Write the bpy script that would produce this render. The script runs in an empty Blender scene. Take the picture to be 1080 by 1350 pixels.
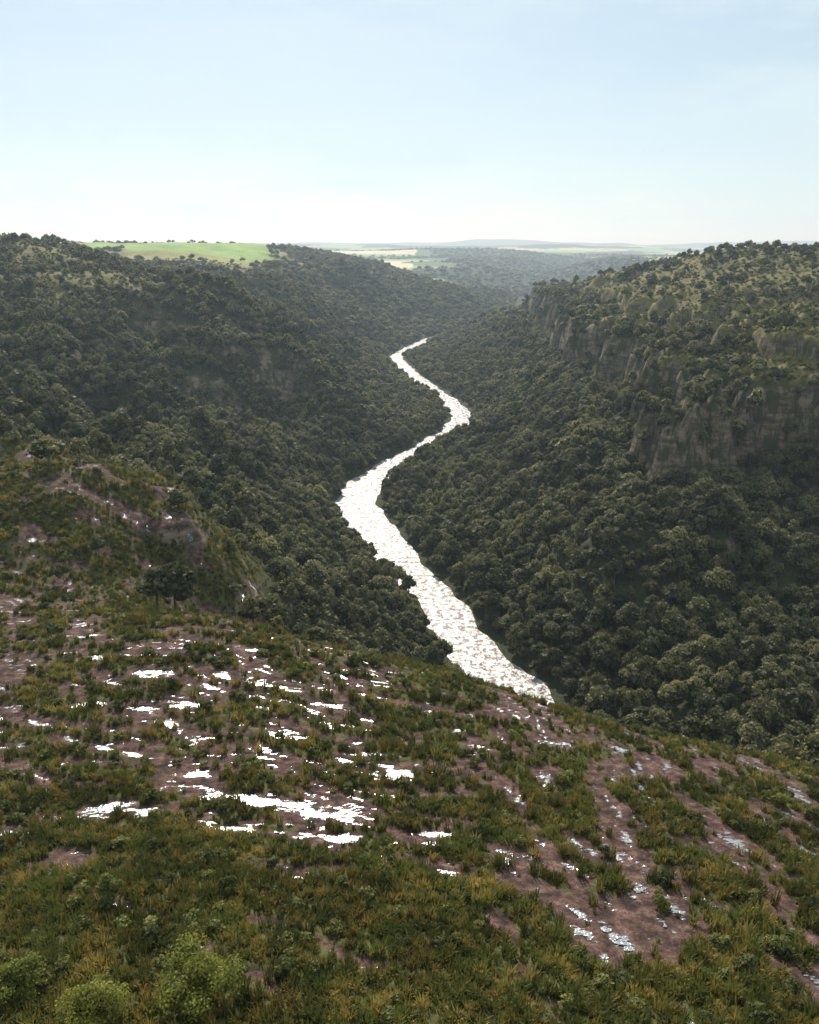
import bpy, math, random
import numpy as np
R=np.random.default_rng(7); random.seed(7)
SC=bpy.context.scene
SC.view_settings.view_transform='Standard'
SC.view_settings.look='None'; SC.view_settings.exposure=0

# ------------------------------------------------------------ noise
def _perm(seed):
    return np.random.default_rng(seed).permutation(1024)
def perlin(x,y,seed):
    p=_perm(seed); ang=np.random.default_rng(seed+999).random(1024)*2*np.pi
    gx=np.cos(ang); gy=np.sin(ang)
    xf=np.floor(x); yf=np.floor(y); xi=xf.astype(np.int64); yi=yf.astype(np.int64)
    fx=x-xf; fy=y-yf
    ux=fx*fx*fx*(fx*(fx*6-15)+10); uy=fy*fy*fy*(fy*(fy*6-15)+10)
    def g(ix,iy,dx,dy):
        h=p[(p[ix&1023]+iy)&1023]
        return gx[h]*dx+gy[h]*dy
    a=g(xi,yi,fx,fy); b=g(xi+1,yi,fx-1,fy); c=g(xi,yi+1,fx,fy-1); d=g(xi+1,yi+1,fx-1,fy-1)
    return ((a+(b-a)*ux)+((c+(d-c)*ux)-(a+(b-a)*ux))*uy)*1.5
def fbm(x,y,s,o=4,seed=1,gain=.5):
    v=0;a=1;t=0
    for i in range(o):
        v=v+a*perlin(x/s*2**i+i*17.3,y/s*2**i-i*9.1,seed+i); t+=a; a*=gain
    return v/t**.75
def ridged(x,y,s,o=3,seed=1):
    v=0;a=1;t=0
    for i in range(o):
        v=v+a*(1-2*np.abs(perlin(x/s*2**i+i*7.7,y/s*2**i+i*3.1,seed+i))); t+=a; a*=.5
    return v/t
def ss(a,b,x):
    t=np.clip((x-a)/(b-a),0,1); return t*t*(3-2*t)

# ------------------------------------------------------------ surveyed terrain heights (metres, river level = 0)
river=[(44,200),(43,226),(38,246),(29.4,263),(21.3,290),(11.8,326),(-3.8,371),(-19,416),(-33,463),(-28,512),(-10.9,560),(14,610),(36,658),(49,737),(37,814),(13,908),(-8,1030),(-22,1110),(-2,1205),(36,1348),(100,1500),(190,1700),(260,2000),(330,2400),(430,2900)]
rw=[12,12,12,11,10.5,10,10,12.5,13,12,10,9,11,9.5,9,11,11,11,12,12,12,12,12,12,12]
pts=[(-26.6,39,101.9),(0,40.5,100),(28.7,42,98),(-42.2,68,92.3),(0,68,92.3),(45.9,74,87.2),(-55.9,95,88.2),(0,98,86.3),
(62.4,104,73.4),(30.6,108,79.4),(2.7,128,77.3),(19,118,77.8),(-35.5,142,80),(-83.4,150,82.8),
(0,0,110),(-60,0,112),(60,0,105),(0,-60,118),(-120,100,96),(120,70,80),(-80,-60,122),(90,-60,110),
(10,185,18),(75,150,28),(30,155,34),(-12,165,42),(110,165,16),(75,222,10),(15,222,7),(-45,178,56),(-30,210,34),(-150,190,92),(120,120,50),(170,150,50),(200,100,60),
(45.8,295,11),(78.2,300,40),(122.5,350,55),(182,350,46),(121.5,215,20),(92.9,245,15),(155,280,24),(200,240,40),(250,260,76),(196,385,86),(152,390,74),(240,330,84),
(296.7,600,104),(199,600,94),(270,750,128),(316,650,122),(380,500,118),(330,400,104),(122.8,620,47),(143,700,68),(214,900,84),(260,900,119),(248,1050,103),
(219,1200,70),(183,1250,52),(120,1300,25),(49,1330,8),(66,600,19),(92.8,900,20),(58.9,1050,9),
(300,1500,20),(220,1560,6),(470,1500,90),(500,1000,122),(600,700,124),(600,1300,115),(700,2000,90),(900,1200,120),
(-134.8,260,93.3),(-91,240,88),(-58,215,72.4),(-49,190,64.9),(-43,300,20),(-69,330,34),(-68,480,23),(-137,420,54),(-187,450,73),(-150,330,56),(-220,300,92),(-259,520,96),(-144,520,34),
(-66.4,640,45),(-123,700,80),(-165,640,84),(-234,760,120),(-410,850,148),(-343,850,141),(-314,850,130),(-40,700,15),(-110,590,36),(-83,1000,40),(-90,850,28),(-190,1100,91),(-301,1150,114),(-147,1150,68),(-46,1250,28),
(-439,1250,119),(-246,1300,114),(-473,2200,144),(-680,2000,145),(-214,1700,122),(-61.5,1700,87),(104,1900,38),(216,2050,8),(60,2300,40),(-700,1200,140),(-900,1900,150),(-500,600,135),(-600,300,130),(-100,2300,90),(300,2300,15),(600,2400,60)]
rv=np.array(river,float); rwid=np.array(rw,float)
for i,(x,y) in enumerate(river):
    pts.append((x,y,0.5))
PT=np.array(pts,float)
def tost(x,y): 
    return x/(y+150.0), np.log(y+150.0)
cs,ct=tost(PT[:,0],PT[:,1])
def kern(r2): 
    return np.where(r2>1e-12, r2*np.log(np.maximum(r2,1e-12))*.5,0)
n=len(PT); K=kern((cs[:,None]-cs)**2+(ct[:,None]-ct)**2)+np.eye(n)*2e-4
Pm=np.stack([np.ones(n),cs,ct],1)
A=np.block([[K,Pm],[Pm.T,np.zeros((3,3))]])
sol=np.linalg.solve(A,np.concatenate([PT[:,2],np.zeros(3)]))
wv,av=sol[:n],sol[n:]
tt=[math.log(95.0)]
while tt[-1]<math.log(40000+150):
    Y=math.exp(tt[-1])-150
    tt.append(tt[-1]+(.0042 if Y<20 else .0016 if Y<185 else .0028 if Y<1500 else .0034 if Y<2600 else .01))
tt=np.array(tt); sg=np.arange(-.80,.8001,.0022)
NR,NC=len(tt),len(sg)
tc=np.linspace(tt[0],tt[-1],420); sc=np.linspace(sg[0],sg[-1],200)
S,T=np.meshgrid(sc,tc); Z=av[0]+av[1]*S+av[2]*T
for i in range(n): Z=Z+wv[i]*kern((S-cs[i])**2+(T-ct[i])**2)
def bil(arr,s,t,s0,ds,t_idx):
    fi=np.clip(t_idx,0,arr.shape[0]-1.001); fj=np.clip((s-s0)/ds,0,arr.shape[1]-1.001)
    i=fi.astype(int); j=fj.astype(int); a=fi-i; b=fj-j
    return (arr[i,j]*(1-a)*(1-b)+arr[i+1,j]*a*(1-b)+arr[i,j+1]*(1-a)*b+arr[i+1,j+1]*a*b)
S,T=np.meshgrid(sg,tt)
z0=bil(Z,S,T,sc[0],sc[1]-sc[0],(T-tc[0])/(tc[1]-tc[0]))
Y=np.exp(T)-150; X=S*(Y+150)
D=np.full(X.shape,1e9); W=np.full(X.shape,10.)
for i in range(len(rv)-1):
    a=rv[i];b=rv[i+1]; d=b-a
    u=np.clip(((X-a[0])*d[0]+(Y-a[1])*d[1])/(d@d),0,1)
    dd=np.hypot(X-a[0]-u*d[0],Y-a[1]-u*d[1]); m=dd<D
    D=np.where(m,dd,D); W=np.where(m,rwid[i]*(1-u)+rwid[i+1]*u,W)
De=D-W+4.5*fbm(X,Y,24,3,71)
crY=np.interp(X,[-100,-35,3,25,60,100],[168,146,130,115,106,98])
fg=1-ss(-12,14,Y-crY)
canyon=1-fg
far=ss(2100,3300,Y)
rm=ss(5,90,De)*canyon
lft=ss(-30,-90,X)*ss(280,360,Y); rgt=ss(40,90,X)*ss(230,300,Y)
det=((11+12*lft)*fbm(X,Y,150,2,3)+(11+17*lft+9*rgt)*(ridged(X+.25*Y,Y,100,3,11)-.3)+3.0*fbm(X,Y,24,3,21))*rm
det*= .22+.78*(1-ss(90,118,z0))
det*= ss(150,215,Y+ss(40,-60,X)*80)
z=z0+det*(1-far)
bank=ss(-1,45,De)
z=np.where((De<60)&(fg<.5), z*bank+ (np.clip(De,-6,60)*.22)*(1-bank), z)
z=np.maximum(z,np.where(fg<.5,np.clip(De*.12,-2.5,6),-99))
cm=ss(75,115,X)*ss(250,300,Y)*(1-ss(1250,1450,Y))
def terrace(z,L,h,k):
    t=(z-L)/h
    f=np.where(np.abs(t)<1,np.sign(t)*(1-(1-np.abs(t))**k),np.sign(t))
    return z+ (f-np.clip(t,-1,1))*h*1.0
Lc=71+10*fbm(X,Y,130,2,41)+6*fbm(X,Y,40,2,42)
but=13*(ridged(X,Y,72,2,43)-.25)+6*ridged(X,Y,31,2,48)+5*fbm(X,Y,13,3,44)
zt=z0+det*.6+but*cm*(1-ss(100,120,z0)*.8)
zt=terrace(zt,Lc,20,6); zt=terrace(zt,Lc+28,7,4)
zt+=cm*2.6*fbm(X,Y,9,3,49)
z=z*(1-cm)+zt*cm
cm2=ss(-60,-110,X)*ss(230,330,Y)*(1-ss(1100,1300,Y))
zt=terrace(z+6*fbm(X,Y,40,3,47),84+10*fbm(X,Y,150,2,48),7,2.5); z=z*(1-cm2)+zt*cm2
sp=np.exp(-(((X+95)/55)**2+((Y-225)/38)**2))
zt=terrace(z+3*fbm(X,Y,18,3,51),78+4*fbm(X,Y,40,2,52),7,5); z=z*(1-sp)+zt*sp
z+=sp*1.3*fbm(X,Y,7,3,53)
# far country: rolling farmland and three ranges of wooded hills
fz=62+30*fbm(X,Y,1500,4,61)+40*fbm(X,Y*.6,4200,3,65)*ss(3500,6000,Y)*(1-ss(9000,12000,Y))
def rng_(y0,wd,h,sd,wob):
    return h*(.75+.9*fbm(X,Y*.2,wob,4,sd))*np.exp(-((Y-y0-1400*fbm(X,Y*0,5000,2,sd+5))/wd)**2)
r1=rng_(5600,500,34,151,1600); r2=rng_(9500,800,86,161,2600); r3=rng_(16500,1600,135,171,4200)
fz+=np.maximum(r1,0)+np.maximum(r2,0)+np.maximum(r3,0)
vx=330+ (Y-2400)*.22+300*fbm(Y*0,Y,1600,2,67)*ss(2600,3500,Y)
fz-= 60*np.exp(-((X-vx)/230)**2)*(1-ss(4500,6500,Y))
z=z*(1-far)+fz*far

# ---- foreground rock bands
uA=X*.956-Y*.292; wA=X*.292+Y*.956
uB=X*.30-Y*.954;  wB=X*.954+Y*.30
wob=3.0*fbm(X,Y,14,3,81)
NA=fbm(uA/11,(wA+wob)/2.2,1,5,83,.6); NB=fbm(uB/10,(wB+wob)/4.0,1,5,87,.52)
wg=ss(2,16,X+6*fbm(X,Y,15,2,89))
N=NA*(1-wg)+NB*wg
bias=-.055-.36*(1-ss(50,62,Y+.3*X))*(1-ss(5,20,X))+.12*ss(0,20,X)*ss(46,56,Y)+.18*(1-ss(-10,0,X))*ss(72,88,Y)
bias+= .22*np.exp(-(((X+12)/17)**2+((Y-76)/5.5)**2))
rock=N*1.4+bias+.32*fbm(X,Y,17,3,91)
rock=rock*fg-.4*(1-fg)
edge=218-.62*(X+58)+10*fbm(X,Y,25,3,92)
shoulder=(1-ss(-4,8,Y-edge))*ss(-24,-38,X+6*fbm(X,Y,22,2,94)+.15*(Y-160))*(1-fg)
spm=np.maximum(sp*(sp>.2),shoulder); spm=spm*ss(.15,.4,spm)
rock=np.maximum(rock, np.where(spm>.05,spm*(.9*fbm(X,Y*1.3,9,4,93)-.02)-.25*(1-spm),-1))
WA=fbm(uA/5,(wA+wob)/.8,1,4,95,.6); WB=fbm(uB/4,(wB+wob)/1.1,1,4,97,.6)
wet=(WA*(1-wg)+WB*wg)*.85+np.minimum(rock,.25)*.9-.43
pools=[(-17,74.5,6.5,.8,-8),(-10,71.8,3.5,.8,-14),(-7,67,3.3,.7,3),(-19,68.8,3.0,.5,-18),(-33,73,2.0,1.1,20),(-28,72,1.6,.9,10),(-15,90,3,.35,-8),(-8,94,3.0,.4,-10),(-30,97,3,.35,-5),(-20,103,4,.4,-8),(-45,98,3,.5,0),(-55,88,2.4,.4,0),(-4,87,2.4,.5,-4),(-1,82,1.6,.9,30),(3,68,1.6,.7,0),(13,76,1.0,.5,-60),(16,79,1.2,.5,-70),(-11,99,2.6,.35,-8),(-38,106,3,.5,-6),(-50,112,4,.5,-3),(-24,114,3,.4,-8),(6,95,1.5,.6,20),(10,90,1.5,.4,-40),(28,92,1.3,.6,-60),(27,80,.5,2.5,14),(22,64,.4,2.2,20),(34,70,.5,2.5,25),(17,52,.4,2.2,15),(-30,40,1.2,.4,-40),(-41,68,1.6,.5,-10),(-2,63,1.2,.35,-10),(9,63,.9,.4,-20)]
pm=np.full(X.shape,-1.0)
jx=X+2.4*fbm(X,Y,3.2,4,101,.65); jy=Y+1.4*fbm(X*.5,Y,2.2,4,103,.65)
for (px,py,a,b,an) in pools:
    c,s_=math.cos(math.radians(an)),math.sin(math.radians(an))
    du=(jx-px)*c+(jy-py)*s_; dw=-(jx-px)*s_+(jy-py)*c
    pm=np.maximum(pm,.35*(1-np.sqrt((du/a)**2+(dw/b)**2)))
rock=np.maximum(rock,np.clip(pm+.22,-1,.3)); wet=np.maximum(wet,pm)
wet=np.where(fg>.3,wet,-1)
wet=np.maximum(wet,np.where(spm>.3,(fbm(X,Y,3,3,105)*.8+np.minimum(rock,.2)-.45),-1))
zs=z.copy()
rel=.22*fbm(X,Y,2.2,3,107)*ss(0,-.15,rock)*1.0+.16*ss(.05,-.1,rock)
rel=np.maximum(rel,-.02)
rel=np.where(wet>-.06,-np.minimum((wet+.06)*1.2,.2)-.02,np.maximum(rel,0)+np.minimum(-(wet+.06)*.5,.10))
z=z+rel*np.maximum(fg,spm)

# ------------------------------------------------------------ land cover
gy,gx_=np.gradient(z); dX=np.gradient(X,axis=1); dY=np.gradient(Y,axis=0)
slope=np.hypot(gx_/dX, (gy - gx_/dX*np.gradient(X,axis=0))/dY)
def C(r,g,b): return np.array([r,g,b])
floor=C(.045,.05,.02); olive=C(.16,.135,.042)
col=np.zeros(X.shape+(3,)); 
def mix(col,c,m): return col*(1-m[...,None])+c*m[...,None]
gn=fbm(X,Y,60,4,121)
top_r=ss(84,96,z+10*gn)*ss(110,150,X)*canyon
top_l=ss(92,115,z)*ss(-150,-230,X)*canyon
openr=np.clip(top_r*ss(-.9,-.1,gn),0,1); openl=np.clip(top_l*ss(-.45,.1,gn),0,1)
opn=np.maximum(openr,openl)
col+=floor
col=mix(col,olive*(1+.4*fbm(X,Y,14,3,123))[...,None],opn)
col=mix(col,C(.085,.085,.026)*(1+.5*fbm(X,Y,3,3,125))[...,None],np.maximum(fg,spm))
fieldm=ss(1220,1300,Y+40*fbm(X,Y,150,2,127))*(1-ss(2050,2300,Y))*(ss(-190,-260,X+.12*(Y-1300)+30*fbm(X,Y,120,2,129)))
fieldm*=1-ss(-480,-560,X-.2*(1600-Y))*(Y<1500)
fcol=np.where((Y<1420)[...,None],C(.26,.24,.07),C(.24,.34,.08))
fcol=np.where((X<-700)[...,None],C(.09,.06,.05),fcol)*(1+.25*fbm(X,Y*.4,90,3,128))[...,None]
col=mix(col,fcol,fieldm)
def cells(x,y,s,seed):
    xs=x/s+.6*fbm(x,y,s*2,2,seed); ys=y/(s*1.8)+.6*fbm(x,y,s*2.2,2,seed+3)
    return np.random.default_rng(seed).random(4096)[((np.floor(xs).astype(int)*73)^(np.floor(ys).astype(int)*151))&4095]
cv=cells(X,Y,480,131); wood=fbm(X,Y,800,4,137)-.04+.9*np.exp(-((X-vx)/330)**2)*(1-ss(5000,6500,Y))
wood+= .25*ss(12,30,r1)+.4*ss(20,50,r2)+.7*ss(20,60,r3)
pal=np.stack([C(.08,.12,.05),C(.32,.42,.13),C(.52,.42,.20),C(.24,.34,.11),C(.60,.50,.30),C(.10,.14,.05)])
farc=pal[np.clip((cv*6).astype(int),0,5)]
farc=farc*(1-ss(.05,.11,wood))[...,None]+C(.02,.032,.018)*ss(.05,.11,wood)[...,None]
ff=ss(2200,2500,Y); ff=np.maximum(ff,ss(350,450,X)*ss(900,1300,Y)*ss(95,110,z))
col=mix(col,0,ff); col=col+farc*ff[...,None]
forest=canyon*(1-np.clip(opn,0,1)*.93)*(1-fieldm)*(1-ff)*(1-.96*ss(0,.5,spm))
forest=np.where(slope>1.9,forest*.25,forest); forest=np.where((De<2.5)|(D<W+2),0,forest)
forest*=ss(185,205,Y+200*ss(60,75,X)+200*ss(-12,-24,X))

# ------------------------------------------------------------ mesh helpers
def grid_mesh(name,X,Y,Z,attrs={},keep=None):
    nr,nc=X.shape
    idx=np.arange(nr*nc).reshape(nr,nc)
    q=np.stack([idx[:-1,:-1],idx[:-1,1:],idx[1:,1:],idx[1:,:-1]],-1).reshape(-1,4)
    V=np.stack([X,Y,Z],-1).reshape(-1,3)
    if keep is not None:
        q=q[keep.reshape(-1)[q].any(1)]
        used=np.unique(q); mp=np.zeros(nr*nc,int); mp[used]=np.arange(len(used)); q=mp[q]; V=V[used]
        attrs={k:v.reshape((nr*nc,)+v.shape[2:])[used] for k,v in attrs.items()}
    me=bpy.data.meshes.new(name)
    me.vertices.add(len(V)); me.vertices.foreach_set("co",V.astype(np.float32).ravel())
    me.loops.add(len(q)*4); me.loops.foreach_set("vertex_index",q.astype(np.int32).ravel())
    me.polygons.add(len(q)); me.polygons.foreach_set("loop_start",np.arange(0,len(q)*4,4,dtype=np.int32))
    try: me.polygons.foreach_set("loop_total",np.full(len(q),4,dtype=np.int32))
    except Exception: pass
    me.update(calc_edges=True); me.shade_smooth()
    for k,v in attrs.items():
        if v.ndim==3:
            a=me.attributes.new(k,'FLOAT_COLOR','POINT'); w=v.reshape(-1,3)
            a.data.foreach_set("color",np.concatenate([w,np.ones((len(w),1))],1).astype(np.float32).ravel())
        else:
            a=me.attributes.new(k,'FLOAT','POINT'); a.data.foreach_set("value",v.astype(np.float32).ravel())
    ob=bpy.data.objects.new(name,me); SC.collection.objects.link(ob); return ob

# ------------------------------------------------------------ materials
def newmat(name):
    m=bpy.data.materials.new(name); m.use_nodes=True; nt=m.node_tree
    b=nt.nodes["Principled BSDF"]; return m,nt,b
def nd(nt,t,**kw):
    n_=nt.nodes.new(t)
    for k,v in kw.items(): setattr(n_,k,v)
    return n_
def noise(nt,scale,detail=4,rough=.55,vec=None):
    n_=nd(nt,'ShaderNodeTexNoise'); n_.inputs['Scale'].default_value=scale; n_.inputs['Detail'].default_value=detail; n_.inputs['Roughness'].default_value=rough
    if vec is None:
        g=nd(nt,'ShaderNodeNewGeometry'); vec=g.outputs['Position']
    nt.links.new(vec,n_.inputs['Vector']); return n_
def math_(nt,op,a,b=0.0,c=None,clamp=False):
    n_=nd(nt,'ShaderNodeMath',operation=op); n_.use_clamp=clamp
    for i,v in enumerate([a,b,c]):
        if v is None: continue
        if hasattr(v,'is_output') or hasattr(v,'links'): nt.links.new(v,n_.inputs[i])
        else: n_.inputs[i].default_value=v
    return n_.outputs[0]
def maprange(nt,v,a,b,c=0,d=1):
    n_=nd(nt,'ShaderNodeMapRange'); nt.links.new(v,n_.inputs[0])
    for i,x in enumerate([a,b,c,d]): n_.inputs[1+i].default_value=x
    return n_.outputs[0]
def mixc(nt,f,a,b,mode='MIX'):
    n_=nd(nt,'ShaderNodeMix',data_type='RGBA',blend_type=mode)
    for s_,v in ((n_.inputs[0],f),(n_.inputs[6],a),(n_.inputs[7],b)):
        if hasattr(v,'links'): nt.links.new(v,s_)
        elif isinstance(v,tuple): s_.default_value=(*v,1) if len(v)==3 else v
        else: s_.default_value=v
    return n_.outputs[2]

m_ter,nt,b=newmat("terrain")
at=nd(nt,'ShaderNodeAttribute',attribute_name='col'); rk=nd(nt,'ShaderNodeAttribute',attribute_name='rock'); wt=nd(nt,'ShaderNodeAttribute',attribute_name='wet')
n1=noise(nt,.7,5,.65); n2=noise(nt,5,3,.6); n3=noise(nt,.12,3,.6)
v=maprange(nt,n1.outputs[0],.3,.7,.55,1.5)
vm=nd(nt,'ShaderNodeVectorMath',operation='SCALE'); nt.links.new(at.outputs['Color'],vm.inputs[0]); nt.links.new(v,vm.inputs['Scale']); base=vm.outputs[0]
rc=nd(nt,'ShaderNodeValToRGB'); nt.links.new(n1.outputs[0],rc.inputs[0])
e=rc.color_ramp.elements; e[0].position=.36; e[0].color=(.030,.020,.017,1); e[1].position=.70; e[1].color=(.25,.15,.115,1)
x=e.new(.52); x.color=(.115,.060,.046,1)
rcol=mixc(nt,maprange(nt,n2.outputs[0],.48,.7,0,.8),rc.outputs[0],(.028,.024,.020))
g=nd(nt,'ShaderNodeNewGeometry')
rf=math_(nt,'ADD',rk.outputs['Fac'],math_(nt,'MULTIPLY',math_(nt,'SUBTRACT',n2.outputs[0],.5),.6))
rmask=maprange(nt,rf,-.01,.04)
base=mixc(nt,rmask,base,rcol)
sx=nd(nt,'ShaderNodeSeparateXYZ'); nt.links.new(g.outputs['Normal'],sx.inputs[0])
mp=nd(nt,'ShaderNodeMapping'); nt.links.new(g.outputs['Position'],mp.inputs[0]); mp.inputs['Scale'].default_value=(.09,.09,.38); mp.inputs['Rotation'].default_value=(.10,.06,0)
ns=noise(nt,1.0,5,.72,mp.outputs[0])
mp2=nd(nt,'ShaderNodeMapping'); nt.links.new(g.outputs['Position'],mp2.inputs[0]); mp2.inputs['Scale'].default_value=(.24,.24,.06)
ns2=noise(nt,1.0,4,.75,mp2.outputs[0])
cr=nd(nt,'ShaderNodeValToRGB'); nt.links.new(ns.outputs[0],cr.inputs[0])
e=cr.color_ramp.elements; e[0].position=.36;e[0].color=(.06,.045,.032,1);e[1].position=.68;e[1].color=(.36,.26,.175,1)
ccol=mixc(nt,maprange(nt,ns2.outputs[0],.45,.56,0,.95),cr.outputs[0],(.055,.06,.024))
steep=maprange(nt,math_(nt,'ADD',sx.outputs[2],math_(nt,'MULTIPLY',math_(nt,'SUBTRACT',n3.outputs[0],.5),.6)),.60,.46)
base=mixc(nt,steep,base,ccol)
nt.links.new(base,b.inputs['Base Color'])
dampr=maprange(nt,wt.outputs['Fac'],-.16,-.05,.9,.45)
nt.links.new(dampr,b.inputs['Roughness']); b.inputs['Specular IOR Level'].default_value=.18
bp=nd(nt,'ShaderNodeBump'); bp.inputs['Strength'].default_value=.9; bp.inputs['Distance'].default_value=.55
hh=math_(nt,'ADD',n1.outputs[0],math_(nt,'MULTIPLY',n2.outputs[0],.3)); nt.links.new(hh,bp.inputs['Height']); nt.links.new(bp.outputs[0],b.inputs['Normal'])

def water_mat(name,col,metal,rough,foam,wscale,wdist,level):
    m,nt,b=newmat(name)
    nf=noise(nt,.35,5,.75); n_=noise(nt,wscale,3,.6)
    f=maprange(nt,nf.outputs[0],.46,.54,0,foam)
    nt.links.new(mixc(nt,f,col,(.8,.8,.8)),b.inputs['Base Color'])
    b.inputs['Metallic'].default_value=metal; b.inputs['IOR'].default_value=1.33
    nt.links.new(maprange(nt,nf.outputs[0],.4,.6,rough,rough+.25 if foam else rough),b.inputs['Roughness'])
    bp=nd(nt,'ShaderNodeBump'); bp.inputs['Strength'].default_value=.7 if level else 1.0; bp.inputs['Distance'].default_value=wdist
    nt.links.new(n_.outputs[0],bp.inputs['Height'])
    if level:
        cx=nd(nt,'ShaderNodeCombineXYZ'); cx.inputs[2].default_value=1; nt.links.new(cx.outputs[0],bp.inputs['Normal'])
        wa=nd(nt,'ShaderNodeAttribute',attribute_name='wet')
        mpp=nd(nt,'ShaderNodeMapping'); gg=nd(nt,'ShaderNodeNewGeometry'); nt.links.new(gg.outputs['Position'],mpp.inputs[0]); mpp.inputs['Scale'].default_value=(1.1,3.6,1)
        ne=noise(nt,1.0,5,.7,mpp.outputs[0])
        al=math_(nt,'ADD',wa.outputs['Fac'],math_(nt,'MULTIPLY',math_(nt,'SUBTRACT',ne.outputs[0],.52),1.1))
        nt.links.new(maprange(nt,al,0,.012),b.inputs['Alpha'])
    nt.links.new(bp.outputs[0],b.inputs['Normal']); return m
m_riv=water_mat("river_water",(.17,.13,.10),.25,.2,.70,.9,.45,False)
m_pud=water_mat("rain_water",(.42,.42,.42),.5,.19,0,3.0,.12,True)

ter=grid_mesh("terrain",X,Y,z,{'col':col,'rock':rock,'wet':wet}); ter.data.materials.append(m_ter)
wmask=(wet>-.14)&(Y<280)
pud=grid_mesh("rain_puddles",X,Y,zs-.012,{'wet':wet},wmask); pud.data.materials.append(m_pud)
def ribbon():
    from numpy import interp
    L=np.concatenate([[0],np.cumsum(np.hypot(*np.diff(rv,axis=0).T))]); q=np.arange(0,L[-1],4.)
    x=interp(q,L,rv[:,0]); y=interp(q,L,rv[:,1]); w=interp(q,L,rwid)+16
    k=np.ones(7)/7
    tx=np.gradient(x); ty=np.gradient(y); l=np.hypot(tx,ty); nx=-ty/l; ny=tx/l
    nx=np.convolve(np.pad(nx,3,'edge'),k,'valid'); ny=np.convolve(np.pad(ny,3,'edge'),k,'valid')
    K_=y<1480
    o=np.linspace(-1,1,9); XX=x[:,None]+nx[:,None]*w[:,None]*o; YY=y[:,None]+ny[:,None]*w[:,None]*o
    return XX[K_],YY[K_],np.zeros_like(XX[K_])
rx,ry,rz=ribbon(); riv=grid_mesh("river",rx,ry,rz); riv.data.materials.append(m_riv)

def sample(arr,x,y):
    s,t=tost(x,y); return bil(arr,s,t,sg[0],sg[1]-sg[0],np.interp(t,tt,np.arange(NR)))

# ------------------------------------------------------------ vegetation prototypes
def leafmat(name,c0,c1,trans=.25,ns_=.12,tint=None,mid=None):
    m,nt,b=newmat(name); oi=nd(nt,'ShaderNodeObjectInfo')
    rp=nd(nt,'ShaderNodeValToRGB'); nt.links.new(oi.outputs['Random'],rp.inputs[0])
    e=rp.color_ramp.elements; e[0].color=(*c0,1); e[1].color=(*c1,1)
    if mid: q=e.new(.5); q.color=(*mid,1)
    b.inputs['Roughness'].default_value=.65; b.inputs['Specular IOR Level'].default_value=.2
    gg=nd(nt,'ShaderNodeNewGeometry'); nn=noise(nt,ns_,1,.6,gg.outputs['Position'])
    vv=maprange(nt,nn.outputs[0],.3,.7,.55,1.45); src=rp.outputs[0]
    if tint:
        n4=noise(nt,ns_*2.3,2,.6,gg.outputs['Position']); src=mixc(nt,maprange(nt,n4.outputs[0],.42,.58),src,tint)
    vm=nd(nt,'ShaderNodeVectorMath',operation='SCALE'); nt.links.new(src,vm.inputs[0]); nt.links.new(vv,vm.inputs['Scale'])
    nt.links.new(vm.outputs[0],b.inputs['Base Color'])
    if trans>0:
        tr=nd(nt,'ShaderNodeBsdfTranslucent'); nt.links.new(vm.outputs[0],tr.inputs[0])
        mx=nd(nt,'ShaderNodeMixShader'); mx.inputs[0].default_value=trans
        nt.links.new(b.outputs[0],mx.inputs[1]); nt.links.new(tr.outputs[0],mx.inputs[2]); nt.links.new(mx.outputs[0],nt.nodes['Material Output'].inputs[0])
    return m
m_leaf=leafmat("forest_leaves",(.075,.083,.03),(.27,.24,.095),.28,.03)
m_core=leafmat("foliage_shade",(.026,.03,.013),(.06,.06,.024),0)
m_bark,ntb,bb=newmat("bark"); nb=noise(ntb,6,2); rb=nd(ntb,'ShaderNodeValToRGB'); ntb.links.new(nb.outputs[0],rb.inputs[0]); rb.color_ramp.elements[0].color=(.05,.038,.028,1); rb.color_ramp.elements[1].color=(.16,.13,.1,1); ntb.links.new(rb.outputs[0],bb.inputs['Base Color']); bb.inputs['Roughness'].default_value=.9
m_scrub=leafmat("scrub_leaves",(.06,.08,.02),(.24,.225,.055),.3)
m_grass=leafmat("grass_blades",(.07,.085,.018),(.36,.25,.06),.35,.16,(.10,.11,.022),(.22,.175,.04))
m_tree=leafmat("yellow_green_leaves",(.20,.22,.04),(.27,.26,.05),.42,.5)  # the leafy trees' own bright yellow-green leaf colour

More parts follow.
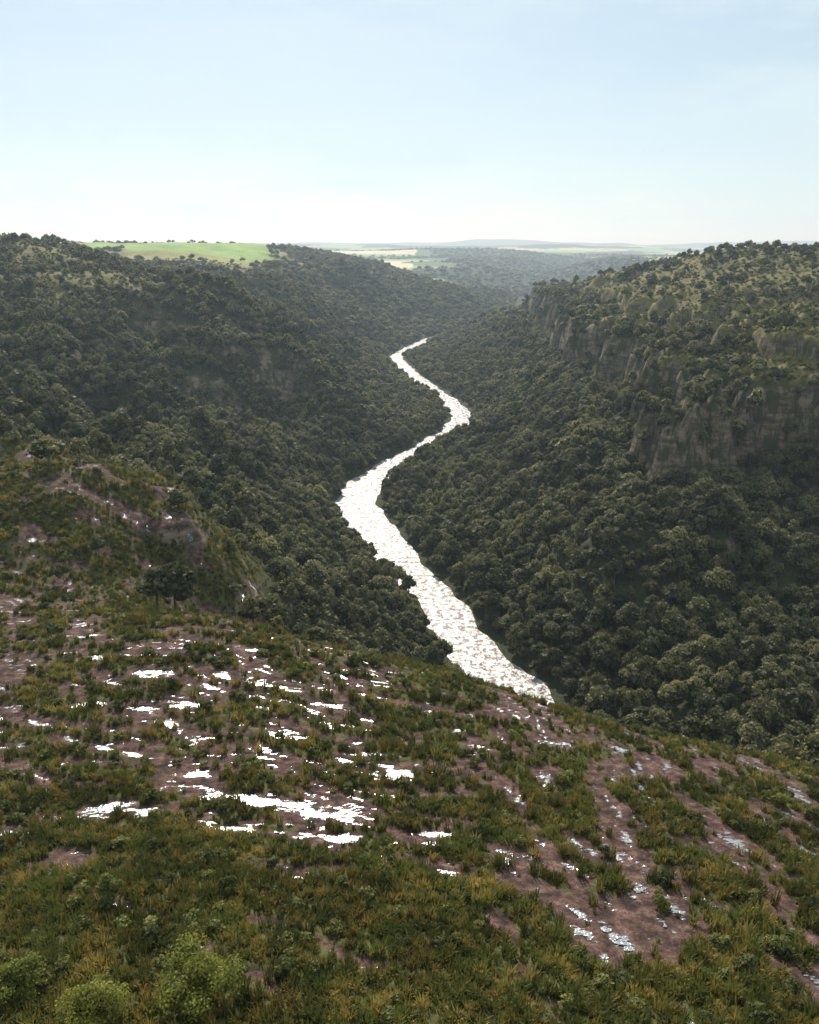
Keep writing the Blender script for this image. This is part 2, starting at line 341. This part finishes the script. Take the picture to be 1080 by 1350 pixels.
def ico():
    import bmesh
    bm=bmesh.new(); bmesh.ops.create_icosphere(bm,subdivisions=2,radius=1); v=np.array([q.co[:] for q in bm.verts]); f=[[w.index for w in q.verts] for q in bm.faces]; bm.free(); return v,f
IV,IF=ico()
def limb(V,F,M,a,b,r0,r1,mi,k=6):
    a=np.array(a,float);b=np.array(b,float); d=b-a; d/=np.linalg.norm(d); u=np.cross(d,[.3,.9,.1]); u/=np.linalg.norm(u); w=np.cross(d,u); o=len(V)
    for p_,r in ((a,r0),(b,r1)):
        for i in range(k):
            t=2*math.pi*i/k; V.append(tuple(p_+r*(math.cos(t)*u+math.sin(t)*w)))
    for i in range(k): F.append([o+i,o+(i+1)%k,o+k+(i+1)%k,o+k+i]); M.append(mi)
def tree_mesh(name,seed,R_=3.,H=7.,nleaf=420,ls=.5,lobes=8,mats=None,core=.78,trunkr=.16,flat=.8,spread=.2):
    rg=np.random.default_rng(seed); V=[];F=[];M=[]
    cz=H-R_*flat*1.1
    limb(V,F,M,(0,0,-1.5),(0,0,cz*.7),trunkr*1.4,trunkr,2)
    Ls=[]
    for i in range(lobes):
        a=2*math.pi*(i/lobes)*(2 if lobes>=12 else 1)+rg.uniform(-.4,.4); rr=R_*(.58 if i%3 else .15)*rg.uniform(.8,1.15)*(rg.uniform(.7,1.3) if lobes>=12 else 1)
        hz_=rg.uniform(-.55,.15) if i%3 else rg.uniform(.2,.5)
        if lobes>=12: hz_=rg.uniform(-.6,.6)
        c=np.array([math.cos(a)*rr,math.sin(a)*rr,cz+hz_*R_*flat]); r=R_*rg.uniform(.36,.54)*(1 if lobes<12 else .62)
        Ls.append((c,r)); limb(V,F,M,(0,0,cz*.6),c,trunkr*.7,trunkr*.25,2,5)
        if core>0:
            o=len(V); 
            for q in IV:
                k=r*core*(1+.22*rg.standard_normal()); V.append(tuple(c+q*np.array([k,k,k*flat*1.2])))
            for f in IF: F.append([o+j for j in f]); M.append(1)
    for i in range(nleaf):
        c,r=Ls[rg.integers(lobes)]; d=rg.standard_normal(3); d/=np.linalg.norm(d)
        if d[2]<-.5: d[2]*=-1
        p_=c+d*np.array([1,1,flat*1.25])*r*rg.uniform(.98-spread,.98+spread)
        nrm=d+rg.standard_normal(3)*.55; nrm/=np.linalg.norm(nrm); u=np.cross(nrm,rg.standard_normal(3)); u/=np.linalg.norm(u); w=np.cross(nrm,u)
        s1=ls*rg.uniform(.55,1.2); s2=s1*rg.uniform(.45,.8); o=len(V)
        V+= [tuple(p_+u*s1),tuple(p_+w*s2+nrm*.12*s1),tuple(p_-u*s1*.9),tuple(p_-w*s2)]; F.append([o,o+1,o+2,o+3]); M.append(0)
    me=bpy.data.meshes.new(name); me.from_pydata(V,[],F); me.polygons.foreach_set("material_index",M)
    for m in (mats or (m_leaf,m_core,m_bark)): me.materials.append(m)
    me.update(); return bpy.data.objects.new(name,me)
def tuft_mesh(name,seed,nb_=34,h=.6,r=.35,mat=None,wd=.03):
    rg=np.random.default_rng(seed); V=[];F=[]
    for i in range(nb_):
        a=rg.uniform(0,6.28); q=r*rg.uniform(0,1)**.7; bx,by=q*math.cos(a),q*math.sin(a); a2=a+rg.normal()*.6; ln=h*rg.uniform(.5,1.15); le=rg.uniform(.15,.7)*ln
        tx,ty=bx+math.cos(a2)*le,by+math.sin(a2)*le; px,py=-math.sin(a2)*wd,math.cos(a2)*wd
        mx_,my=bx+math.cos(a2)*le*.35,by+math.sin(a2)*le*.35; o=len(V)
        V+=[(bx-px,by-py,-.1),(bx+px,by+py,-.1),(mx_+px,my+py,ln*.62),(mx_-px,my-py,ln*.62),(tx,ty,ln*.9)]
        F+=[[o,o+1,o+2,o+3],[o+3,o+2,o+4]]
    me=bpy.data.meshes.new(name); me.from_pydata(V,[],F); me.materials.append(mat or m_grass); me.update(); return bpy.data.objects.new(name,me)
def coll(name,obs):
    c=bpy.data.collections.new(name)
    for o in obs: c.objects.link(o)
    return c
def scatter(name,co,rot,scl,idx,collection):
    me=bpy.data.meshes.new(name); k=len(co); me.vertices.add(k); me.vertices.foreach_set("co",co.astype(np.float32).ravel())
    for nm,ar in (("rot",rot),("scl",scl)):
        a=me.attributes.new(nm,'FLOAT_VECTOR','POINT'); a.data.foreach_set("vector",ar.astype(np.float32).ravel())
    a=me.attributes.new("idx",'INT','POINT'); a.data.foreach_set("value",idx.astype(np.int32))
    ob=bpy.data.objects.new(name,me); SC.collection.objects.link(ob)
    ng=bpy.data.node_groups.new(name,'GeometryNodeTree')
    ng.interface.new_socket("Geometry",in_out='INPUT',socket_type='NodeSocketGeometry'); ng.interface.new_socket("Geometry",in_out='OUTPUT',socket_type='NodeSocketGeometry')
    gi=ng.nodes.new('NodeGroupInput'); go=ng.nodes.new('NodeGroupOutput'); ip=ng.nodes.new('GeometryNodeInstanceOnPoints')
    ci=ng.nodes.new('GeometryNodeCollectionInfo'); ci.inputs['Collection'].default_value=collection; ci.inputs['Separate Children'].default_value=True; ci.inputs['Reset Children'].default_value=True
    def na(nm,dt):
        q=ng.nodes.new('GeometryNodeInputNamedAttribute'); q.data_type=dt; q.inputs['Name'].default_value=nm; return q.outputs['Attribute']
    er=ng.nodes.new('FunctionNodeEulerToRotation')
    L=ng.links.new
    L(gi.outputs[0],ip.inputs['Points']); L(ci.outputs[0],ip.inputs['Instance']); ip.inputs['Pick Instance'].default_value=True
    L(na("idx",'INT'),ip.inputs['Instance Index']); L(na("rot",'FLOAT_VECTOR'),er.inputs[0]); L(er.outputs[0],ip.inputs['Rotation']); L(na("scl",'FLOAT_VECTOR'),ip.inputs['Scale']); L(ip.outputs[0],go.inputs[0])
    md=ob.modifiers.new("instances",'NODES'); md.node_group=ng; return ob

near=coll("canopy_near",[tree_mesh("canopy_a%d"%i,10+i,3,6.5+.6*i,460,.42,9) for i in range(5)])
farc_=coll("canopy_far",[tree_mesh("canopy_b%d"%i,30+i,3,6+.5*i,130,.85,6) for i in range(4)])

def place(x,y,dens_arr,lo,hi,nproto,mn=.7,mx=1.5):
    f=sample(dens_arr,x,y); k=R.random(len(x))<f; x=x[k];y=y[k]
    zz=sample(z,x,y); m=len(x)
    sz=R.uniform(lo,hi,m)*(1+.3*fbm(x,y,50,2,201)); 
    scl=np.stack([sz*R.uniform(.85,1.15,m),sz*R.uniform(.85,1.15,m),sz*R.uniform(mn,mx,m)],1)
    rot=np.stack([R.normal(0,.06,m),R.normal(0,.06,m),R.uniform(0,6.28,m)],1)
    return np.stack([x,y,zz],1),rot,scl,R.integers(0,nproto,m)
def jgrid(y0,y1,sp_,smax=.66):
    xm=smax*(y1+40)
    gx,gy=np.meshgrid(np.arange(-xm,xm,sp_),np.arange(y0,y1,sp_)); gx=gx.ravel()+R.uniform(-.5,.5,gx.size)*sp_; gy=gy.ravel()+R.uniform(-.5,.5,gy.size)*sp_
    k=np.abs(gx)<smax*(gy+40); return gx[k],gy[k]
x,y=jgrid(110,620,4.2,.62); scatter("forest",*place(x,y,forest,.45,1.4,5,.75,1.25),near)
x,y=jgrid(620,1150,5.8,.6); p1=place(x,y,forest,.8,1.5,4,.7,1.1)
x,y=jgrid(1150,2600,9.5,.5); p2=place(x,y,forest,1.2,2.2,4,.5,.8)
scatter("distant_forest",*[np.concatenate([a,b_]) for a,b_ in zip(p1,p2)],farc_)
wd_=ss(.06,.14,wood)*ss(2200,2600,Y)*(1-ss(7000,9000,Y))
x,y=jgrid(2500,6500,38,.55); scatter("distant_woodland",*place(x,y,wd_,2.2,4.5,4,.35,.5),farc_)
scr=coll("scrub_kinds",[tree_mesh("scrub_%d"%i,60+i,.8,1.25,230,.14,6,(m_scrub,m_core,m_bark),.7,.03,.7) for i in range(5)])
gd=np.clip(.03+ss(.04,-.04,rock),0,1)*(wet<-.05)*np.maximum(fg,spm)
shd=gd*ss(.02,.45,fbm(X,Y,6,4,301)+.1)*.6+gd*.05
x,y=jgrid(28,270,1.2,.75); a1=place(x,y,shd,.25,1.1,5,.6,1.1)
opm=np.maximum(openr,openl)*(slope<1.6)
x,y=jgrid(180,620,2.2,.62); a2=place(x,y,opm*.6,.7,1.9,5,.5,1.)
x,y=jgrid(620,1300,4.4,.6); a3=place(x,y,opm*.5,1.2,2.8,5,.5,.9)
scatter("shrubs",*[np.concatenate(q) for q in zip(a1,a2,a3)],scr)
gr=coll("grass_kinds",[tuft_mesh("tuft_%d"%i,80+i,30,.5+.08*i,.32,None,.04) for i in range(5)])
x,y=jgrid(28,80,.5,.78); g1=place(x,y,gd*.85,.35,1.4,5)
x,y=jgrid(80,190,.7,.68); g2=place(x,y,gd*.85,.5,1.5,5)
x,y=jgrid(190,280,1.2,.62); g3=place(x,y,gd*.8,1.0,2.,5)
scatter("grass",*[np.concatenate(q) for q in zip(g1,g2,g3)],gr)

def stand(name,x,y,rot,**kw):
    o=tree_mesh(name,**kw); o.location=(x,y,float(sample(z,np.array([x]),np.array([y]))[0])); o.rotation_euler=(0,0,rot); SC.collection.objects.link(o)
mt=(m_tree,m_scrub,m_bark)
stand("leafy_tree",-14.2,41,0,seed=501,R_=3.1,H=4.6,nleaf=8000,ls=.12,lobes=24,mats=mt,core=.5,trunkr=.13,spread=.38)
stand("leafy_tree",-20.4,38.6,1,seed=502,R_=2.5,H=4.0,nleaf=6000,ls=.12,lobes=20,mats=mt,core=.5,trunkr=.11,spread=.38)
stand("leafy_tree",-26.5,41.5,2,seed=503,R_=2.0,H=3.2,nleaf=4000,ls=.12,lobes=16,mats=mt,core=.5,trunkr=.1,spread=.38)
ms=(m_scrub,m_core,m_bark)
for i,(x,y,r,h) in enumerate([(-25,53.5,1.2,3.8),(-15.6,55.5,.8,2.2),(-6,115,2.0,2.6),(-9,113,1.6,2.2),(47,77,1.6,2.2),(44,80,1.4,2.0),(-40,63,1.0,2.4),(22,56,.9,1.4),(-2,58,.8,1.5),(-30,44,1.4,2.0),(-9,45,1.0,1.6),(-17,47,1.1,1.5)]):
    stand("bush",x,y,i,seed=520+i,R_=r,H=h,nleaf=2200,ls=.12,lobes=14,mats=ms,core=.6,trunkr=.07,flat=1.1 if h>r*2.5 else .8,spread=.3)
V=[];F=[]
rgb_=np.random.default_rng(5)
for (bx,by,bz) in [(80,300,180),(83.5,302,180.6),(86,299,179.7),(88,305,180.9)]:
    a=rgb_.uniform(0,6.28); ca,sa=math.cos(a),math.sin(a); o=len(V)
    P_=[(-.3,0,0),(0,.07,.05),(0,-.07,.05),(.28,0,.02),(0,0,-.07),(-.05,.32,.14),(.1,.32,.14),(-.12,.62,.05),(-.05,-.32,.14),(.1,-.32,.14),(-.12,-.62,.05),(-.45,.07,0),(-.45,-.07,0)]
    for p_ in P_: V.append((bx+p_[0]*ca-p_[1]*sa,by+p_[0]*sa+p_[1]*ca,bz+p_[2]))
    F+=[[o+i for i in f] for f in [(0,1,4),(0,4,2),(3,4,1),(3,2,4),(0,2,3,1),(1,5,6),(5,7,6),(2,9,8),(8,9,10),(0,11,12)]]
me=bpy.data.meshes.new("bird_flock"); me.from_pydata(V,[],F); me.materials.append(m_bark); o=bpy.data.objects.new("bird_flock",me); SC.collection.objects.link(o)

# ------------------------------------------------------------ haze, sky, sun, camera
EL,AZ=39.5,-10.4
bx=bpy.data.meshes.new("haze"); 
hx,hy0,hy1,hz0,hz1=33000,-1500,41000,-400,420
Vb=[(i,j,k) for i in(-hx,hx) for j in(hy0,hy1) for k in (hz0,hz1)]
bx.from_pydata(Vb,[],[(0,1,3,2),(4,6,7,5),(0,4,5,1),(2,3,7,6),(0,2,6,4),(1,5,7,3)]); hz=bpy.data.objects.new("haze",bx); SC.collection.objects.link(hz)
mh=bpy.data.materials.new("haze"); mh.use_nodes=True; nh=mh.node_tree; nh.nodes.remove(nh.nodes["Principled BSDF"])
vs=nh.nodes.new('ShaderNodeVolumeScatter'); vs.inputs['Color'].default_value=(.72,.87,1,1); vs.inputs['Density'].default_value=1.0e-4; vs.inputs['Anisotropy'].default_value=.35
nh.links.new(vs.outputs[0],nh.nodes['Material Output'].inputs['Volume']); bx.materials.append(mh)
w=bpy.data.worlds.new("World"); SC.world=w; w.use_nodes=True; nw=w.node_tree; bg=nw.nodes['Background']
sk=nw.nodes.new('ShaderNodeTexSky'); sk.sky_type='NISHITA'; sk.sun_disc=False; sk.sun_elevation=math.radians(EL); sk.sun_rotation=math.radians(AZ); sk.altitude=900; sk.air_density=1.0; sk.dust_density=1.0; sk.ozone_density=1.0
tcn=nw.nodes.new('ShaderNodeTexCoord'); mpn=nw.nodes.new('ShaderNodeMapping'); mpn.inputs['Scale'].default_value=(2.2,2.2,9); nw.links.new(tcn.outputs['Generated'],mpn.inputs[0])
cn=noise(nw,1.6,5,.62,mpn.outputs[0]); cf=maprange(nw,cn.outputs[0],.42,.72,.48,1.0)
nw.links.new(mixc(nw,cf,sk.outputs[0],(7.2,8.7,9.2)),bg.inputs[0]); bg.inputs[1].default_value=.102
ld=bpy.data.lights.new("sun",'SUN'); ld.energy=5; ld.angle=math.radians(.5); ld.color=(1,.95,.87); sun=bpy.data.objects.new("sun",ld); SC.collection.objects.link(sun)
from mathutils import Vector
az=math.radians(AZ); el=math.radians(EL)
d=Vector((math.sin(az)*math.cos(el),math.cos(az)*math.cos(el),math.sin(el))); sun.rotation_euler=d.to_track_quat('Z','Y').to_euler(); sun.location=(0,0,400)
cd=bpy.data.cameras.new("camera"); cam=bpy.data.objects.new("camera",cd); SC.collection.objects.link(cam); SC.camera=cam
cd.sensor_fit='VERTICAL'; cd.sensor_height=24; cd.lens=18.84; cd.clip_start=.5; cd.clip_end=90000
cam.location=(0,0,150); cam.rotation_euler=(math.radians(71.5),0,0)
